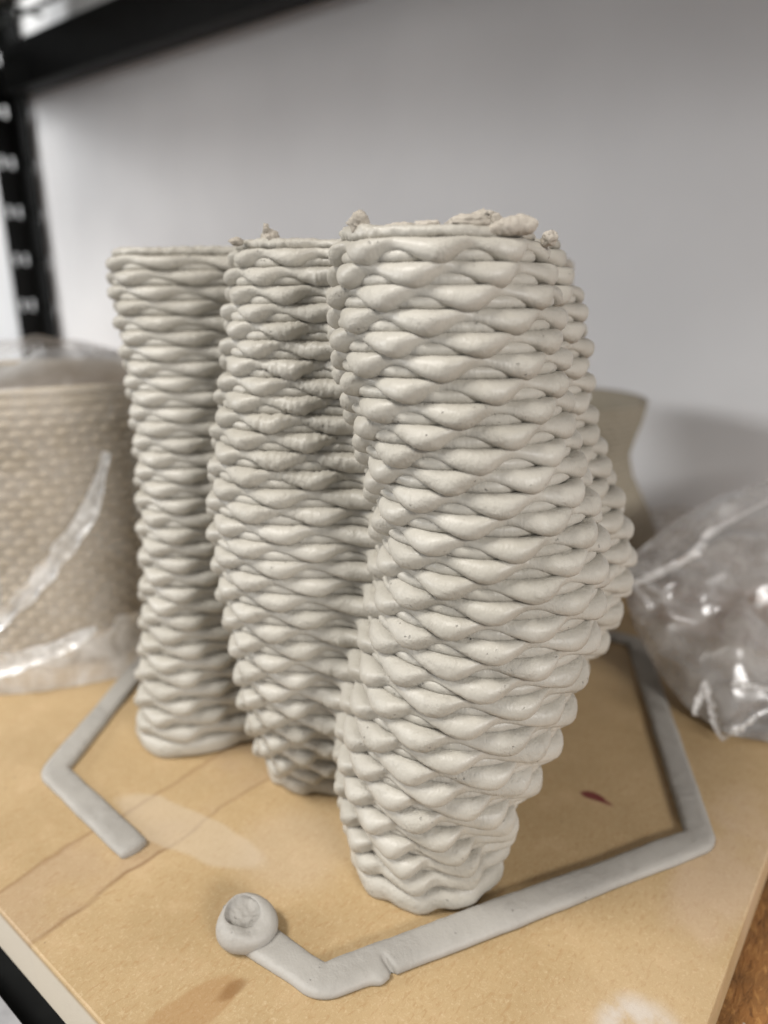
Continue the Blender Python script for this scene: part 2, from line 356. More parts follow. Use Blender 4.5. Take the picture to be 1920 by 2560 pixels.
# ------------------------------------------------------------------ the vase
O = np.array([-0.02, 1.58])
ZK = np.array([0, .1, .2, .3, .4, .5, .6, .7, .8, .9, 1.0, 1.07])
LOBES = {   # centre x, centre y, radius at the heights ZK
 'R': (np.array([.062, .075, .095, .118, .142, .161, .168, .150, .118, .097, .086, .073]),
       np.array([1.050, 1.085, 1.100, 1.096, 1.088, 1.083, 1.070, 1.069, 1.070, 1.084, 1.087, 1.070]),
       np.array([.120, .153, .178, .192, .192, .189, .180, .171, .164, .169, .163, .140])),
 'M': (np.array([-.155, -.166, -.170, -.167, -.167, -.168, -.172, -.170, -.164, -.158, -.157, -.153]),
       np.array([1.322, 1.297, 1.275, 1.265, 1.270, 1.278, 1.280, 1.292, 1.305, 1.319, 1.332, 1.340]),
       np.array([.098, .110, .122, .132, .145, .157, .156, .150, .142, .133, .125, .118])),
 'L': (np.array([-.463, -.455, -.442, -.431, -.426, -.423, -.421, -.423, -.429, -.438, -.452, -.455]),
       np.array([1.455, 1.459, 1.464, 1.471, 1.478, 1.487, 1.505, 1.526, 1.547, 1.567, 1.588, 1.60]),
       np.array([.120, .119, .118, .117, .116, .115, .118, .120, .123, .126, .128, .128])),
}
LOBES['R2'] = (LOBES['R'][0] + np.array([.045, .016, .010, .008] + [0] * 8), LOBES['R'][1] - np.array([.004, .002] + [0] * 10), LOBES['R'][2] - np.array([.012, .012, .01, .015] + [.02] * 8))
LOBES['T'] = (np.array([.17, .20, .250, .302, .332, .337, .307, .267, .233, .220, .197, .165]), np.full(12, 1.30), np.array([.08, .09, .105, .122, .135, .143, .150, .148, .146, .144, .141, .135]))
LOBES['M2'] = (LOBES['M'][0] + 0.085, LOBES['M'][1] - 0.012, LOBES['M'][2] - 0.012)
for nm, a0, d0, r0, ph in (('B', 10, .33, .115, 0), ('C', 58, .40, .12, 1), ('D', 100, .36, .13, 2.2), ('E', 145, .40, .12, 3.1)):
    aa = np.radians(a0 + 8 * np.sin(ZK * 3 + ph)); dd = d0 + 0.03 * np.sin(ZK * 3.4 + ph)
    LOBES[nm] = (O[0] + np.cos(aa) * dd, O[1] + np.sin(aa) * dd, np.full_like(ZK, r0) + 0.02 * np.sin(ZK * 3))
def lobes_at(z):
    zz = np.clip(z, 0, 1.07); out = []
    for k, (x, y, r) in LOBES.items():
        # smooth (Catmull-Rom) interpolation
        i = min(int(np.searchsorted(ZK, zz, 'right') - 1), len(ZK) - 2); t = (zz - ZK[i]) / (ZK[i + 1] - ZK[i])
        def cr(a):
            p0 = a[max(i - 1, 0)]; p1 = a[i]; p2 = a[i + 1]; p3 = a[min(i + 2, len(a) - 1)]
            return .5 * ((2 * p1) + (-p0 + p2) * t + (2 * p0 - 5 * p1 + 4 * p2 - p3) * t * t + (-p0 + 3 * p1 - 3 * p2 + p3) * t ** 3)
        out.append((cr(x), cr(y), cr(r)))
    return out
TH = np.linspace(-np.pi, np.pi, 1441)[:-1]; RG = np.linspace(0.08, 0.85, 260)
RX = np.cos(TH)[:, None] * RG[None, :] + O[0]; RY = np.sin(TH)[:, None] * RG[None, :] + O[1]
def contour(z, k=0.015):
    acc = np.zeros_like(RX)
    for cx, cy, r in lobes_at(z):
        ax, ay = cx - O[0], cy - O[1]; L2 = ax * ax + ay * ay
        px, py = RX - O[0], RY - O[1]
        h = np.clip((px * ax + py * ay) / L2, 0, 1)
        rad = r * (0.50 + 0.50 * h)                         # stems narrow towards the middle, so the lobes stay apart
        d = np.hypot(px - ax * h, py - ay * h) - rad
        acc += np.exp(-d / k)
    sd = -k * np.log(acc)
    inside = sd < 0
    last = inside.shape[1] - 1 - np.argmax(inside[:, ::-1], axis=1); last = np.clip(last, 0, len(RG) - 2)
    i = np.arange(len(TH)); s0 = sd[i, last]; s1 = sd[i, last + 1]
    r = RG[last] + (RG[1] - RG[0]) * (-s0) / np.maximum(s1 - s0, 1e-6)
    return r
NSEG = 1150
def layer_path(z):
    """points along the contour at height z, outward normals and the bump phase (turns)"""
    r = contour(z)
    lob = lobes_at(z)
    angR = math.atan2(lob[0][1] - O[1], lob[0][0] - O[0]); angM = math.atan2(lob[1][1] - O[1], lob[1][0] - O[0])
    sel = (TH > angM) & (TH < angR); i0 = np.argmin(np.where(sel, r, 9))
    r = np.roll(r, -i0); th = np.roll(TH, -i0); th = np.where(np.arange(len(th)) >= len(th) - i0, th + 2 * np.pi, th)
    for _ in range(2): r = (np.roll(r, 1) + 2 * r + np.roll(r, -1)) / 4
    x = O[0] + np.cos(th) * r; y = O[1] + np.sin(th) * r
    dx = np.roll(x, -1) - x; dy = np.roll(y, -1) - y; seg = np.hypot(dx, dy)
    s = np.concatenate([[0], np.cumsum(seg)]); Lt = s[-1]
    # bump spacing follows the size of the lobe the path is on
    spc = {'R': 0.74 * lob[0][2], 'M': 0.80 * lob[1][2], 'L': 1.06 * lob[2][2]}
    ang = (th + np.pi) % (2 * np.pi) - np.pi
    anchors = [(-np.pi, spc['L']), (-2.5, spc['L']), (angM - .1, spc['M']), (angM + .1, spc['M']), (angR - .15, spc['R']), (angR + .6, spc['R']), (0.2, .11), (np.pi, spc['L'])]
    dens = 1.0 / np.interp(ang, [a for a, _ in anchors], [b for _, b in anchors])
    back = np.exp(-((ang - 1.2) / 0.7) ** 2)
    tot = np.sum(dens * seg); want = round(tot); dens = dens + back * (want - tot) / max(np.sum(back * seg), 1e-6)
    ph = np.concatenate([[0], np.cumsum(dens * seg)])
    # M and L are reached going backwards from the valley, so let the phase be counted from it both ways
    # sampling: finer on the side the viewer sees
    wgt = np.where((ang < 0.35) | (ang > 2.9), 1.0, 0.42) * seg; cw = np.concatenate([[0], np.cumsum(wgt)]); cw /= cw[-1]
    q = np.linspace(0, 1, NSEG + 1)[:-1]; ss = np.interp(q, cw, s)
    xe = np.append(x, x[0]); ye = np.append(y, y[0])
    X = np.interp(ss, s, xe); Y = np.interp(ss, s, ye); PH = np.interp(ss, s, ph)
    tx = np.roll(X, -2) - np.roll(X, 2); ty = np.roll(Y, -2) - np.roll(Y, 2); ln = np.hypot(tx, ty)
    return X, Y, ty / ln, -tx / ln, PH, want
def wave(t, skew=0.3):
    """0..1, one lump per turn: swells slowly, ends abruptly"""
    a = 2 * np.pi * t; c = np.cos(a - skew * np.cos(a))
    return 0.5 + 0.5 * c
RING = np.radians(np.array([-100, -74, -52, -32, -12, 8, 28, 48, 68, 90, 130, 180, 225]))
CR, SR = np.cos(RING), np.sin(RING); PW = 0.82
CR = np.sign(CR) * np.abs(CR) ** PW; SR = np.sign(SR) * np.abs(SR) ** PW
QD = grid_quads(NSEG, len(RING), True, True)
vase = empty('clay_vase', (O[0] * S, O[1] * S, 0))
tag(vase, 'tall lobed pale grey clay vase of stacked wavy printed coils, standing on the board', 'vase')
def coil(name, X, Y, nx, ny, off, ww, zc, hh, seed, rough=0.0, drop=0.0):
    offs = (off if np.ndim(off) == 2 else off[:, None]) + ww[:, None] * CR[None, :]; Z = zc[:, None] + hh[:, None] * SR[None, :]
    P = np.stack([X[:, None] + nx[:, None] * offs, Y[:, None] + ny[:, None] * offs, Z], -1)
    d = 0.0010 * vnoise(P * 30, seed) + 0.0005 * vnoise(P * 110, seed + 5) + 0.0004 * vnoise(P * 330, seed + 9)
    if np.ndim(rough):
        tear = vnoise(P * np.array([70, 70, 150]), seed + 3); tear2 = vnoise(P * 260, seed + 4)
        d = d + rough[:, None] * (0.0032 * np.maximum(tear, -.15) + 0.0018 * tear2 + 0.0018 * vnoise(P * 600, seed + 6))
    dirr = np.stack([nx[:, None] * CR[None, :], ny[:, None] * CR[None, :], np.broadcast_to(SR[None, :] * 0.8, d.shape)], -1)
    P = P + dirr * d[..., None]
    P = P.reshape(-1, 3); P[:, 2] = np.maximum(P[:, 2], 0.0015)
    P[:, 0] -= O[0]; P[:, 1] -= O[1]
    me = mesh_np(name, P * S, QD); return link(name, me, M_clay, vase)
# row heights: a little taller low down, where the coils carry the rest
rows = []; z = 0.0
while z < 1.045:
    h = (0.0335 - 0.0050 * z / 1.06) * (1.25 if z == 0 else 1); rows.append((z, h)); z += h
ZTOP = z; NR = len(rows)
for k, (zb, h) in enumerate(rows):
    X, Y, nx, ny, PH, want = layer_path(zb + 0.5 * h)
    zt = zb + h
    low = np.clip(1 - zb / 0.55, 0, 1)                         # lower rows: broader, flatter folds
    jit = random.uniform(-.05, .05)
    t = PH + 0.5 * (k % 2) + jit
    n1 = vnoise(np.stack([PH * 0.9, np.full_like(PH, k * 7.3), np.zeros_like(PH)], -1), 11)
    sk = 0.22 + 0.42 * low; b = wave(t + 0.05 * n1, sk); b2 = wave(t - 0.03 - 0.05 * low, sk)
    A = 0.0060 + 0.0024 * low - 0.0070 * (k == 0) - 0.0035 * (k == 1); A = A * (1 + 0.22 * n1)
    ang = np.arctan2(Y - O[1], X - O[0])
    # torn skin where a neighbouring print was pulled off: right half of the middle lobe, upper half
    lL = lobes_at(zb)[2]; onL = np.clip((lL[2] * 1.35 - np.hypot(X - lL[0], Y - lL[1])) / .03, 0, 1)   # the left lobe's waves are flatter
    onM = np.clip((lobes_at(zb)[1][2] * 1.35 - np.hypot(X - lobes_at(zb)[1][0], Y - lobes_at(zb)[1][1])) / .03, 0, 1) * (1 - onL)
    flat = 1 - 0.36 * onL - 0.18 * onM
    A = A * flat
    ctr = lobes_at(zb)[1]; dm = np.hypot(X - ctr[0], Y - ctr[1])
    face = np.clip(1 - np.abs((X - ctr[0] - 0.02) / 0.115), 0, 1) * (Y < ctr[1]) * (dm < ctr[2] * 1.5)
    amt = np.clip((zb - 0.50) / 0.18, 0, 1) * (0.35 + 0.65 * (vnoise(np.stack([PH * .8, np.full_like(PH, k * 1.7), np.ones_like(PH)], -1), 23) > -0.15))
    if zb > 0.93: amt = amt * 0.3
    rough = np.clip(face * 2, 0, 1) * np.maximum(amt, 0.10 * (zb > .2))
    foot = 0.9 * (k == 0) + 0.3 * (k == 1); hh = h * (0.325 + 0.05 * low + 0.10 * foot + 0.03 * onL + (0.285 + 0.005 * low) * b2 * (1 - .55 * foot) * flat)
    wz = 0.0012 * vnoise(np.stack([PH * .35, np.full_like(PH, k * 3.1), np.zeros_like(PH)], -1), 31)
    zc = zt - hh + wz + 0.0012 * (1 - b)
    off = (A[:, None] * 1.12) * (2 * wave((t + 0.05 * n1)[:, None] - 0.13 * SR[None, :], sk) - 1.0) - 0.0225
    ww = 0.0180 + 0.0050 * (b + (0.75 - b) * foot * .8)
    coil('wavy_coil', X, Y, nx, ny, off, ww, zc, hh, k * 13 + 1, rough)
    hp = np.full_like(b, 0.37 * h) ; zp = zb + 0.22 * h + wz
    offp = -0.0315 - 0.010 * low + 0.0015 * (2 * wave(t + .5) - 1) + 0.0015 * n1
    coil('plain_coil', X, Y, nx, ny, offp, np.full_like(b, 0.0215), np.full_like(b, 1.0) * zp, hp, k * 13 + 7, rough * 0.5)
# last, unfinished plain round on the rim
X, Y, nx, ny, PH, want = layer_path(ZTOP - .02)
n1 = vnoise(np.stack([PH * .6, np.zeros_like(PH), np.zeros_like(PH)], -1), 77)
coil('rim_coil', X, Y, nx, ny, np.full_like(X, -0.030), 0.0150 + 0.002 * n1, ZTOP + 0.0065 + 0.002 * n1, 0.0085 + 0.0015 * n1, 991, np.clip(0.6 + 0.7 * n1, 0, 1))

def lump(name, X_, Y_, Z_, sx, sy, sz, seed, mat=M_clay_dry, parent=vase, sub=4, rz=0.0, amp=0.35):
    bm = bmesh.new(); bmesh.ops.create_icosphere(bm, subdivisions=sub, radius=1.0)
    P = np.array([v_.co[:] for v_ in bm.verts])
    d = 1 + amp * .8 * vnoise(P * 1.7 + seed, seed) + amp * .5 * vnoise(P * 4.1 + seed, seed + 1) + amp * .35 * vnoise(P * 9 + seed, seed + 2) + amp * .2 * vnoise(P * 19 + seed, seed + 3)
    P = P * d[:, None] * np.array([sx, sy, sz]); ca, sa = math.cos(rz), math.sin(rz)
    P = np.stack([P[:, 0] * ca - P[:, 1] * sa, P[:, 0] * sa + P[:, 1] * ca, P[:, 2]], -1)
    for v_, p in zip(bm.verts, P): v_.co = Vector(p) * S
    me = bpy.data.meshes.new(name); bm.to_mesh(me); bm.free()
    o = link(name, me, mat, parent); o.location = (Vector((X_, Y_, Z_)) * S) - (parent.location if parent else Vector())
    return o
def rim_point(px, py, Z):
    """point at height Z on the ray through the photograph's pixel is only used to choose where on the rim a crumb sits"""
    return px, py, Z
def crumbs(pts):
    for i, (x, y, z_, sx, sy, sz) in enumerate(pts): lump('clay_crumb', x, y, z_, sx, sy, sz, 40 + i * 7)
CR_PTS = [(-0.188, 1.255, ZTOP + .018, .015, .013, .013), (-0.193, 1.25, ZTOP + .031, .005, .005, .008), (-0.032, 1.01, ZTOP + .020, .013, .011, .015),
          (0.110, 0.985, ZTOP + .018, .026, .015, .011), (0.128, 0.99, ZTOP + .025, .017, .011, .008), (0.142, 0.985, ZTOP + .020, .011, .010, .010),
          (0.222, 1.02, ZTOP + .002, .010, .009, .010),
          (0.02, .985, ZTOP + .012, .020, .012, .007), (0.055, .972, ZTOP + .012, .018, .012, .008), (-0.245, 1.26, ZTOP + .012, .012, .01, .007),
          ]
crumbs(CR_PTS)
# loose end of the last coil, lifted off the rim
def tube(name, pts, rad, mat, parent, flat=1.0, nr=14, noise=0.0, seed=0, caps=True):
    pts = [np.array(p, float) for p in pts]; n = len(pts); vs = []
    rad = rad if hasattr(rad, '__len__') else [rad] * n
    for i, p in enumerate(pts):
        tdir = pts[min(i + 1, n - 1)] - pts[max(i - 1, 0)]; tdir /= np.linalg.norm(tdir)
        side = np.cross(tdir, [0, 0, 1]); side /= np.linalg.norm(side) + 1e-9; up = np.cross(side, tdir)
        for j in range(nr):
            a = j / nr * 2 * np.pi; vs.append(p + (side * math.cos(a) + up * math.sin(a) * flat) * rad[i])
    vs = np.array(vs)
    if noise: 
        c = np.repeat(np.array(pts), nr, 0); d = vs - c; ln = np.linalg.norm(d, axis=1, keepdims=True) + 1e-9
        vs = vs + d / ln * (noise * (vnoise(vs * 60, seed) + .7 * vnoise(vs * 150, seed + 1) + .4 * vnoise(vs * 400, seed + 2)))[:, None]
    fs = [tuple(x) for x in grid_quads(n, nr, False, True)]
    if caps: fs += [tuple(range(nr - 1, -1, -1)), tuple((n - 1) * nr + j for j in range(nr))]
    off = np.array(parent.location) / S if parent else np.zeros(3)
    me = bpy.data.meshes.new(name); me.from_pydata([tuple((v_ - off) * S) for v_ in vs], [], fs)
    return link(name, me, mat, parent)
def smooth_path(ctrl, n):
    c = np.array(ctrl, float); k = len(c); out = []
    for q in np.linspace(0, k - 1, n):
        i = min(int(q), k - 2); t = q - i; p0, p1, p2, p3 = c[max(i - 1, 0)], c[i], c[i + 1], c[min(i + 2, k - 1)]
        out.append(.5 * ((2 * p1) + (-p0 + p2) * t + (2 * p0 - 5 * p1 + 4 * p2 - p3) * t * t + (-p0 + 3 * p1 - 3 * p2 + p3) * t ** 3))
    return out
loose = smooth_path([(.10, .975, ZTOP + .002), (.130, .966, ZTOP + .006), (.155, .964, ZTOP + .011), (.175, .970, ZTOP + .015), (.19, .980, ZTOP + .015)], 60)
tube('loose_coil_end', loose, [0.007 + 0.006 * min(1, i / 30) - (0.009 * (max(0, i - 52) / 7) ** 2) for i in range(60)], M_clay_dry, vase, 0.85, 24, 0.0026, 5)

# ------------------------------------------------------------------ the skirt strand laid round the vase
def hexv(k): # corner k counted from the left one, towards the viewer
    base = [(-0.712, 1.290), (-0.093, 0.803), (0.599, 1.093)]
    Oc = (-0.02, 1.58)
    if k == 3: return (0.742, 1.875)
    return base[k] if k < 3 else (2 * Oc[0] - base[k - 3][0], 2 * Oc[1] - base[k - 3][1])
strand = empty('skirt_strand', (-0.224 * S, 0.885 * S, 0))
tag(strand, 'flattened grey clay strand laid as an open hexagon around the vase', 'clay strand')
def strand_path(ctrl, round_r=0.016, step=0.0035):
    pts = [np.array(c, float) for c in ctrl]; out = []
    for i in range(len(pts) - 1):
        a, b = pts[i], pts[i + 1]; d = b - a; L = np.linalg.norm(d); d /= L
        s0 = 0 if i == 0 else round_r; s1 = L if i == len(pts) - 2 else L - round_r
        for q in np.linspace(s0, s1, max(3, int((s1 - s0) / step))): out.append(a + d * q)
        if i < len(pts) - 2:
            d2 = pts[i + 2] - b; d2 /= np.linalg.norm(d2); p0 = b - d * round_r; p2 = b + d2 * round_r
            for t in np.linspace(0.1, 0.9, 9): out.append((1 - t) ** 2 * p0 + 2 * t * (1 - t) * (b * .8 + .2 * (p0 + p2) / 2) + t * t * p2)
    return np.array(out)
def flat_strand(name, P, hw, ht, seed, crack=None, taper=(0, 0)):
    n = len(P); T = np.gradient(P, axis=0); T /= np.linalg.norm(T, axis=1)[:, None]; N = np.stack([T[:, 1], -T[:, 0]], -1)
    prof = [(-.94, 0.0), (-1.0, .25), (-1.0, .50), (-.95, .76), (-.84, .93), (-.62, 1.0), (-.25, 1.02), (.05, 1.0), (.35, 1.0), (.6, .97), (.80, .88), (.93, .70), (1.0, .45), (1.0, .22), (.94, 0.0)]
    m = len(prof); vs = np.zeros((n, m, 3)); s = np.concatenate([[0], np.cumsum(np.linalg.norm(np.diff(P, axis=0), axis=1))]); Lt = s[-1]
    nz = vnoise(np.stack([s * 9, np.zeros(n), np.zeros(n)], -1), seed); nz2 = vnoise(np.stack([s * 30, np.zeros(n), np.zeros(n)], -1), seed + 2)
    W = hw * (1 + .05 * nz + .025 * nz2); Hh = ht * (1 + .07 * nz)
    for e, sd in ((taper[0], s), (taper[1], Lt - s)):
        if e: f_ = np.sqrt(np.clip(sd / e, 0.02, 1)); f_ = 1 - (1 - f_) * .8; W = W * f_; Hh = Hh * (0.6 + .4 * f_)
    for j, (a, b) in enumerate(prof):
        vs[:, j, 0] = P[:, 0] + N[:, 0] * a * W; vs[:, j, 1] = P[:, 1] + N[:, 1] * a * W; vs[:, j, 2] = b * Hh + (0.0008 if b == 0 else 0)
    if crack is not None:
        # N points away from the vase (outer side, a>0): a tear opening at the outer edge
        for j, (a, b) in enumerate(prof):
            dpt = np.clip((a + .25) / .8, 0, 1)
            g = np.exp(-(np.abs(s - crack - .006 * a) / 0.0045) ** 4); lip = np.exp(-((s - crack + 0.016) / 0.012) ** 2)
            vs[:, j, 2] -= g * dpt * ht * .75 * (b > .1) * (a > .1); vs[:, j, :2] -= N * (g * dpt * hw * .30)[:, None]; vs[:, j, :2] += N * (lip * max(a, 0) * hw * .22)[:, None]
            vs[:, j, 2] = np.maximum(vs[:, j, 2], .0008)
    d = 0.0007 * vnoise(vs * 90, seed + 3) + 0.0005 * vnoise(vs * 240, seed + 4)
    vs[..., 2] += np.where(vs[..., 2] > .004, d, 0)
    vv = vs.reshape(-1, 3) - np.array([-0.224, 0.885, 0]); fs = [tuple(x) for x in grid_quads(n, m)]
    fs += [tuple(range(m)), tuple((n - 1) * m + j for j in range(m - 1, -1, -1))]
    me = bpy.data.meshes.new(name); me.from_pydata([tuple(v_ * S) for v_ in vv], [], fs); return link(name, me, M_skirt, strand)
stub = (-0.460, 1.066); blob_c = np.array([-0.222, 0.892])
ctrl = [blob_c + np.array([0.01, -.008]), hexv(1), hexv(2), hexv(3), hexv(4), hexv(5), hexv(0), stub]
P = strand_path(ctrl)
crack_s = float(np.linalg.norm(np.array(ctrl[0]) - np.array(hexv(1))) - .02 + 0.115)
flat_strand('strand', P, 0.0285, 0.0165, 61, crack_s, (0, 0.005))
# start blob: a ring-like bead with a torn hollow in its top
def start_blob():
    nr, na = 40, 96; vs = np.zeros((nr, na, 3))
    for i in range(nr):
        q = i / (nr - 1)      # 0 = foot outside, 1 = centre of the hollow
        for j in range(na):
            a = j / na * 2 * math.pi
            R0 = 0.0485 * (1 + .04 * math.cos(a - 1.0) + .03 * math.cos(3 * a + 1))
            if q < .6:
                t = q / .6; ph = -0.30 * math.pi + t * 0.90 * math.pi; rr = R0 * (.66 + .36 * math.cos(ph)); zz = .021 + .021 * math.sin(ph)
            else:
                t = (q - .6) / .4; R1 = R0 * .66; irr = 1 + .16 * math.sin(2 * a + .5) + .10 * math.sin(5 * a) + .05 * math.sin(9 * a + 1); rr = R1 * (1 - t) * (irr + (1 - irr) * t)
                zz = .037 - .008 * min(1, t * 2.2) ** .8 - .001 * t
            top = max(0.0, min(1.0, (q - .25) / .25)); zz += top * min(1.0, rr / (R0 * .55)) * (.0055 * math.cos(a - 2.4) + .002 * math.sin(3 * a + 1))      # torn higher on one side
            sh = max(0.0, min(1.0, (q - .45) / .15)) * .007
            vs[i, j] = (blob_c[0] + rr * math.cos(a) - sh, blob_c[1] + rr * math.sin(a) + sh, max(zz, 0.001))
    inner = np.clip((np.arange(nr) / (nr - 1) - .55) / .1, 0, 1)[:, None]
    d = .0008 * vnoise(vs * 60, 3) + .0006 * vnoise(vs * 160, 4) + inner * (.0022 * vnoise(vs * 60, 5) + .0010 * vnoise(vs * 220, 6))
    vs[..., 2] += d * (vs[..., 2] > .004)
    fs = [tuple(x) for x in grid_quads(nr, na, False, True)]; fs.append(tuple((nr - 1) * na + j for j in range(na)))
    vv = vs.reshape(-1, 3) - np.array([-0.224, 0.885, 0])
    me = bpy.data.meshes.new('start_blob'); me.from_pydata([tuple(v_ * S) for v_ in vv], [], fs); link('start_blob', me, M_skirt, strand)
start_blob()

# ------------------------------------------------------------------ vessels in the background
def vessel(name, cx, cy, zb, prof, rows_, nb, amp, mat, label):
    """prof(t) -> radius for t 0..1 of the height; alternating lumps between given fractions"""
    H = prof[-1][1]; n = rows_ * 8; m = 480
    zz = np.linspace(0, H, n); rr = np.interp(zz, [p[1] for p in prof], [p[0] for p in prof])
    for _ in range(30): rr[1:-1] = (rr[:-2] + 2 * rr[1:-1] + rr[2:]) / 4
    a = np.linspace(0, 2 * np.pi, m, endpoint=False)
    row = np.floor(zz / H * rows_).astype(int); fr = zz / H * rows_ - row
    ridge = np.abs(np.sin(np.pi * fr))[:, None]
    lumps = (0.5 + 0.5 * np.cos(a[None, :] * nb + np.pi * (row % 2)[:, None]))
    fade = np.clip((0.97 - zz / H) / 0.10, 0, 1)[:, None]
    R = rr[:, None] + amp * ridge * (0.25 + fade * 1.0 * lumps)
    V1 = np.stack([np.cos(a)[None, :] * R, np.sin(a)[None, :] * R, np.broadcast_to(zz[:, None], R.shape)], -1).reshape(-1, 3)
    # inner wall
    Ri = (rr - 0.03)[::-1]; zi = zz[::-1] * .97 + .02 * H
    V2 = np.stack([np.cos(a)[None, :] * Ri[:, None], np.sin(a)[None, :] * Ri[:, None], np.broadcast_to(zi[:, None], (n, m))], -1).reshape(-1, 3)
    me = mesh_np(name, np.concatenate([V1, V2]) * S, grid_quads(2 * n, m, False, True))
    o = link(name, me, mat); o.location = (cx * S, cy * S, zb * S); return tag(o, label, 'vessel')
vessel('clay_vessel', -1.03, 2.16, ZD + 0.002, [(0.40, 0), (0.425, 0.3), (0.425, 0.55), (0.41, 0.87)], 34, 50, 0.019, M_greige, 'wide bumpy beige clay vessel inside a plastic bag, cropped by the left edge')
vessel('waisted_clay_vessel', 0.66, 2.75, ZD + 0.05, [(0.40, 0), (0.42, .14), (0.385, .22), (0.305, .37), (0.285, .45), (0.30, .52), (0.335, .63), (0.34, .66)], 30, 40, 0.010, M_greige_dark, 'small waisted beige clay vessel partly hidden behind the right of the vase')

# ------------------------------------------------------------------ plastic film
def film(name, Pfun, n, m, mat, label, wrap=False, cat='plastic bag'):
    a = np.linspace(0, 1, n); b = np.linspace(0, 1, m, endpoint=not wrap)
    A, B = np.meshgrid(a, b, indexing='ij'); P = Pfun(A, B)
    me = mesh_np(name, P.reshape(-1, 3) * S, grid_quads(n, m, False, wrap)); o = link(name, me, mat)
    if label: tag(o, label, cat)
    return o
def ridged(P, seed, sc_):
    return 1 - np.abs(vnoise(P * sc_, seed)) * 2
# bag drawn over the left vessel, gathered at its foot
def bagL(A, B):
    ang = 2 * np.pi * B; z = ZD + .004 + A * 1.02
    R = 0.485 + 0.10 * np.exp(-A * 9) - 0.03 * A - 0.30 * np.clip((A - .84) / .16, 0, 1) ** 2
    q = np.stack([np.cos(ang) * 2.2, np.sin(ang) * 2.2, z * 2.0], -1)
    R = R + 0.016 * ridged(q, 5, 1.0) + 0.007 * ridged(q, 6, 2.3) + 0.03 * np.exp(-A * 12) * ridged(q * np.array([1, 1, .4]), 8, 3.2)
    z = z - 0.14 * np.clip((A - .84) / .16, 0, 1) * (0.6 + .5 * vnoise(q * .8, 9))
    return np.stack([-1.03 + np.cos(ang) * R, 2.16 + np.sin(ang) * R, z], -1)
bag1 = film('plastic_bag', bagL, 150, 320, M_film_bag, 'clear plastic bag drawn over the wide bumpy vessel at left', True)
def strip_part(name, ctrl, width, mat, parent, seed, n=90, m=9, lift=0.01):
    """a pinched fold of film: narrow crumpled ribbon, also laid as a painted highlight"""
    P = np.array(smooth_path(ctrl, n)); T = np.gradient(P, axis=0); T /= np.linalg.norm(T, axis=1)[:, None]
    view = np.array([0.35, -0.9, 0.25]); N = np.cross(T, view); N /= np.linalg.norm(N, axis=1)[:, None]; Fw = np.cross(N, T)
    vs = []
    for i in range(n):
        wd = width * (0.35 + .65 * math.sin(math.pi * min(1, .12 + i / n * .9))) * (1 + .3 * vnoise(np.array([i * .15, seed, 0.]), seed))
        for j in range(m):
            a = j / (m - 1) * 2 - 1; vs.append(P[i] + N[i] * a * wd + Fw[i] * -(1 - a * a) * lift + Fw[i] * .006 * vnoise(np.array([i * .35, j * .8, seed]), seed))
    me = mesh_np(name, np.array(vs) * S - np.array(parent.location), grid_quads(n, m)); o = link(name, me, mat, parent); return o
def on_bag(angdeg, z, r=0.50): 
    a = math.radians(angdeg); return (-1.03 + r * math.cos(a), 2.16 + r * math.sin(a), z)
strip_part('fold_or_highlight', [on_bag(-88, .17, .51), on_bag(-76, .26, .515), on_bag(-66, .36, .515), on_bag(-57, .46, .51), on_bag(-50, .60, .50)], 0.026, M_film_dense, bag1, 3)
strip_part('fold_or_highlight', [on_bag(-112, .02, .58), on_bag(-92, .02, .585), on_bag(-76, .025, .58), on_bag(-60, .05, .57), on_bag(-46, .09, .55), on_bag(-34, .15, .52)], 0.105, M_film_milky, bag1, 8, lift=.03, m=15)
strip_part('fold_or_highlight', [on_bag(-104, .10, .56), on_bag(-88, .09, .57), on_bag(-74, .11, .57), on_bag(-60, .15, .55)], 0.03, M_film_dense, bag1, 9, lift=.02)

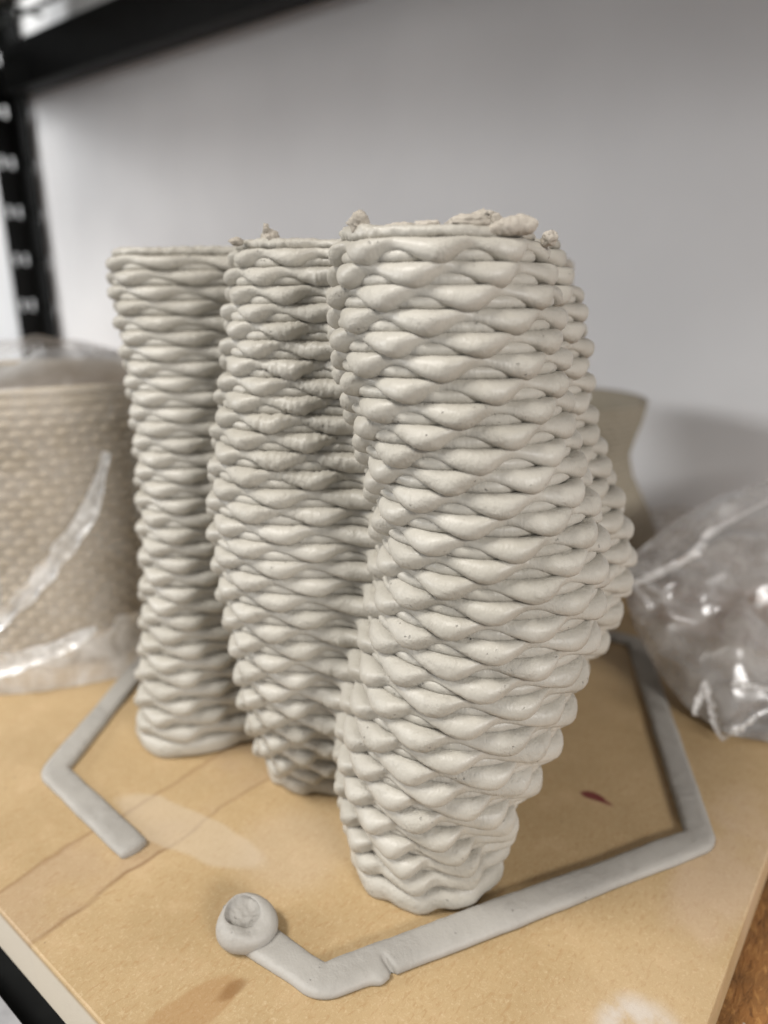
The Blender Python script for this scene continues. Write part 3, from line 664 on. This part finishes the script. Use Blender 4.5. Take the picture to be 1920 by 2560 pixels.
# loose bag lying at the right: crumpled facets, see-through
def crumple_bag(name, c, size, mat, label, seed, nu=13, nv=10, zrot=0.0, sub=3, jitter=.16, tilt=0.0):
    r_ = random.Random(seed); bm = bmesh.new(); ring = []
    grid = []
    for i in range(nv):
        lat = -0.5 * math.pi + math.pi * (i + .5) / nv; row_ = []
        for j in range(nu):
            lon = 2 * math.pi * (j + .5 * (i % 2)) / nu
            k = 1 + r_.uniform(-jitter, jitter)
            cl = math.cos(lat); x = math.copysign(abs(cl * math.cos(lon)) ** .8, math.cos(lon)) * k; y = math.copysign(abs(cl * math.sin(lon)) ** .8, math.sin(lon)) * k; zz = math.sin(lat) * (1 + r_.uniform(-jitter, jitter))
            row_.append(bm.verts.new((x * size[0], y * size[1], max(-0.6, zz) * size[2])))
        grid.append(row_)
    for i in range(nv - 1):
        for j in range(nu):
            a, b, c_, d = grid[i][j], grid[i][(j + 1) % nu], grid[i + 1][(j + 1) % nu], grid[i + 1][j]
            if i % 2: bm.faces.new((a, b, c_)); bm.faces.new((a, c_, d))
            else: bm.faces.new((a, b, d)); bm.faces.new((b, c_, d))
    bm.faces.new(grid[-1]); bm.faces.new(grid[0][::-1])
    bmesh.ops.triangulate(bm, faces=bm.faces[:])
    for s_ in range(sub):
        bmesh.ops.subdivide_edges(bm, edges=bm.edges[:], cuts=1, use_grid_fill=True)
        if s_ > 0: bmesh.ops.smooth_vert(bm, verts=bm.verts[:], factor=0.5, use_axis_x=True, use_axis_y=True, use_axis_z=True)
    P = np.array([v_.co[:] for v_ in bm.verts]); d = .010 * ridged(P, seed, 7.0) + .005 * ridged(P, seed + 1, 17.0)
    ln = np.linalg.norm(P, axis=1, keepdims=True) + 1e-6; P = P + P / ln * d[:, None]
    R = Matrix.Rotation(zrot, 3, 'Z') @ Matrix.Rotation(tilt, 3, 'Y')
    for v_, p in zip(bm.verts, P): v_.co = (R @ Vector(p)) * S
    me = bpy.data.meshes.new(name); bm.to_mesh(me); bm.free(); o = link(name, me, mat); o.location = Vector(c) * S
    zmin = min((R @ v_.co).z for v_ in me.vertices)
    return tag(o, label, 'plastic bag')
def lofted_bag(name, lower, upper, mat, label, seed, nc=9, nb=10, bulge=0.11, jit=0.020):
    """two crumpled sheets of film joined along their edges, from a pinched corner to an open mouth"""
    r_ = random.Random(seed); lo = np.array(smooth_path(lower, nc)); up = np.array(smooth_path(upper, nc))
    root = empty(name, Vector(lo[0]) * S); tag(root, label, 'plastic bag')
    for side, nm in ((1, 'front_sheet'), (-1, 'rear_sheet')):
        bm = bmesh.new(); G = []
        for i in range(nc):
            e = up[i] - lo[i]; along = lo[min(i + 1, nc - 1)] + up[min(i + 1, nc - 1)] - lo[max(i - 1, 0)] - up[max(i - 1, 0)]
            nrm = np.cross(e, along); nrm /= np.linalg.norm(nrm) + 1e-9
            if nrm[1] > 0: nrm = -nrm
            row_ = []; size = np.linalg.norm(e)
            for j in range(nb):
                b = j / (nb - 1); edge = math.sin(math.pi * b)
                p = lo[i] + e * b + nrm * side * bulge * edge * min(1, size / .35)
                if 0 < j < nb - 1: p = p + np.array([r_.uniform(-1, 1), r_.uniform(-1, 1), r_.uniform(-1, 1)]) * jit * min(1, size / .25) + nrm * r_.uniform(-1, 1) * jit * 1.2
                p[2] = max(p[2], 0.006 if side > 0 else 0.003)
                row_.append(bm.verts.new(p - lo[0]))
            G.append(row_)
        for i in range(nc - 1):
            for j in range(nb - 1):
                q = [G[i][j], G[i + 1][j], G[i + 1][j + 1], G[i][j + 1]]
                if r_.random() < .5: bm.faces.new((q[0], q[1], q[2])); bm.faces.new((q[0], q[2], q[3]))
                else: bm.faces.new((q[0], q[1], q[3])); bm.faces.new((q[1], q[2], q[3]))
        for s_ in range(4):
            bmesh.ops.subdivide_edges(bm, edges=bm.edges[:], cuts=1, use_grid_fill=True)
            if s_ in (1, 2): bmesh.ops.smooth_vert(bm, verts=[v_ for v_ in bm.verts if not v_.is_boundary], factor=0.5, use_axis_x=True, use_axis_y=True, use_axis_z=True)
        P = np.array([v_.co[:] for v_ in bm.verts]); d = .004 * ridged(P, seed + side, 9.0) + .002 * ridged(P, seed + 3 + side, 24.0)
        for v_, p, dd in zip(bm.verts, P, d): v_.co = Vector((p[0], p[1] - dd, p[2] + dd * .5)) * S
        me = bpy.data.meshes.new(nm); bm.to_mesh(me); bm.free(); link(nm, me, mat, root)
    return root
bag2 = lofted_bag('crumpled_bag', [(.62, 1.72, .27), (.67, 1.67, .12), (.72, 1.54, .04), (.79, 1.42, .012), (.95, 1.38, .010), (1.25, 1.36, .010), (1.6, 1.4, .010)],
           [(.62, 1.73, .31), (.71, 1.80, .345), (.82, 1.90, .375), (.98, 2.02, .405), (1.15, 2.10, .43), (1.4, 2.2, .47), (1.7, 2.3, .52)], M_film, 'crumpled clear plastic bag lying on the board right of the vase', 12)
for k_, (ct, wd) in enumerate((([(.616, 1.62, .302), (.673, 1.62, .329), (.766, 1.64, .376), (.813, 1.68, .411), (.907, 1.74, .434), (1.034, 1.82, .46)], .012),
                     ([(.742, 1.45, .134), (.749, 1.42, .092), (.756, 1.40, .05), (.778, 1.395, .01)], .008), ([(.71, 1.41, .068), (.727, 1.43, .104), (.744, 1.45, .131)], .010),
                     ([(.80, 1.44, .13), (.838, 1.43, .131), (.881, 1.42, .128)], .009), ([(.772, 1.39, .016), (.804, 1.38, .051), (.847, 1.39, .081)], .006))):
    strip_part('fold_or_highlight', ct, wd, M_film_dense, bag2, 40 + k_, n=60, m=7, lift=wd * .6)  # whitish ribbons laid along the film's ridges as painted highlights
crumple_bag('crumpled_bag', (1.22, 2.62, ZD + .12), (0.34, 0.15, 0.15), M_film_milky, 'milky plastic bag crumpled on the deck below the waisted vessel', 31, zrot=-.55)
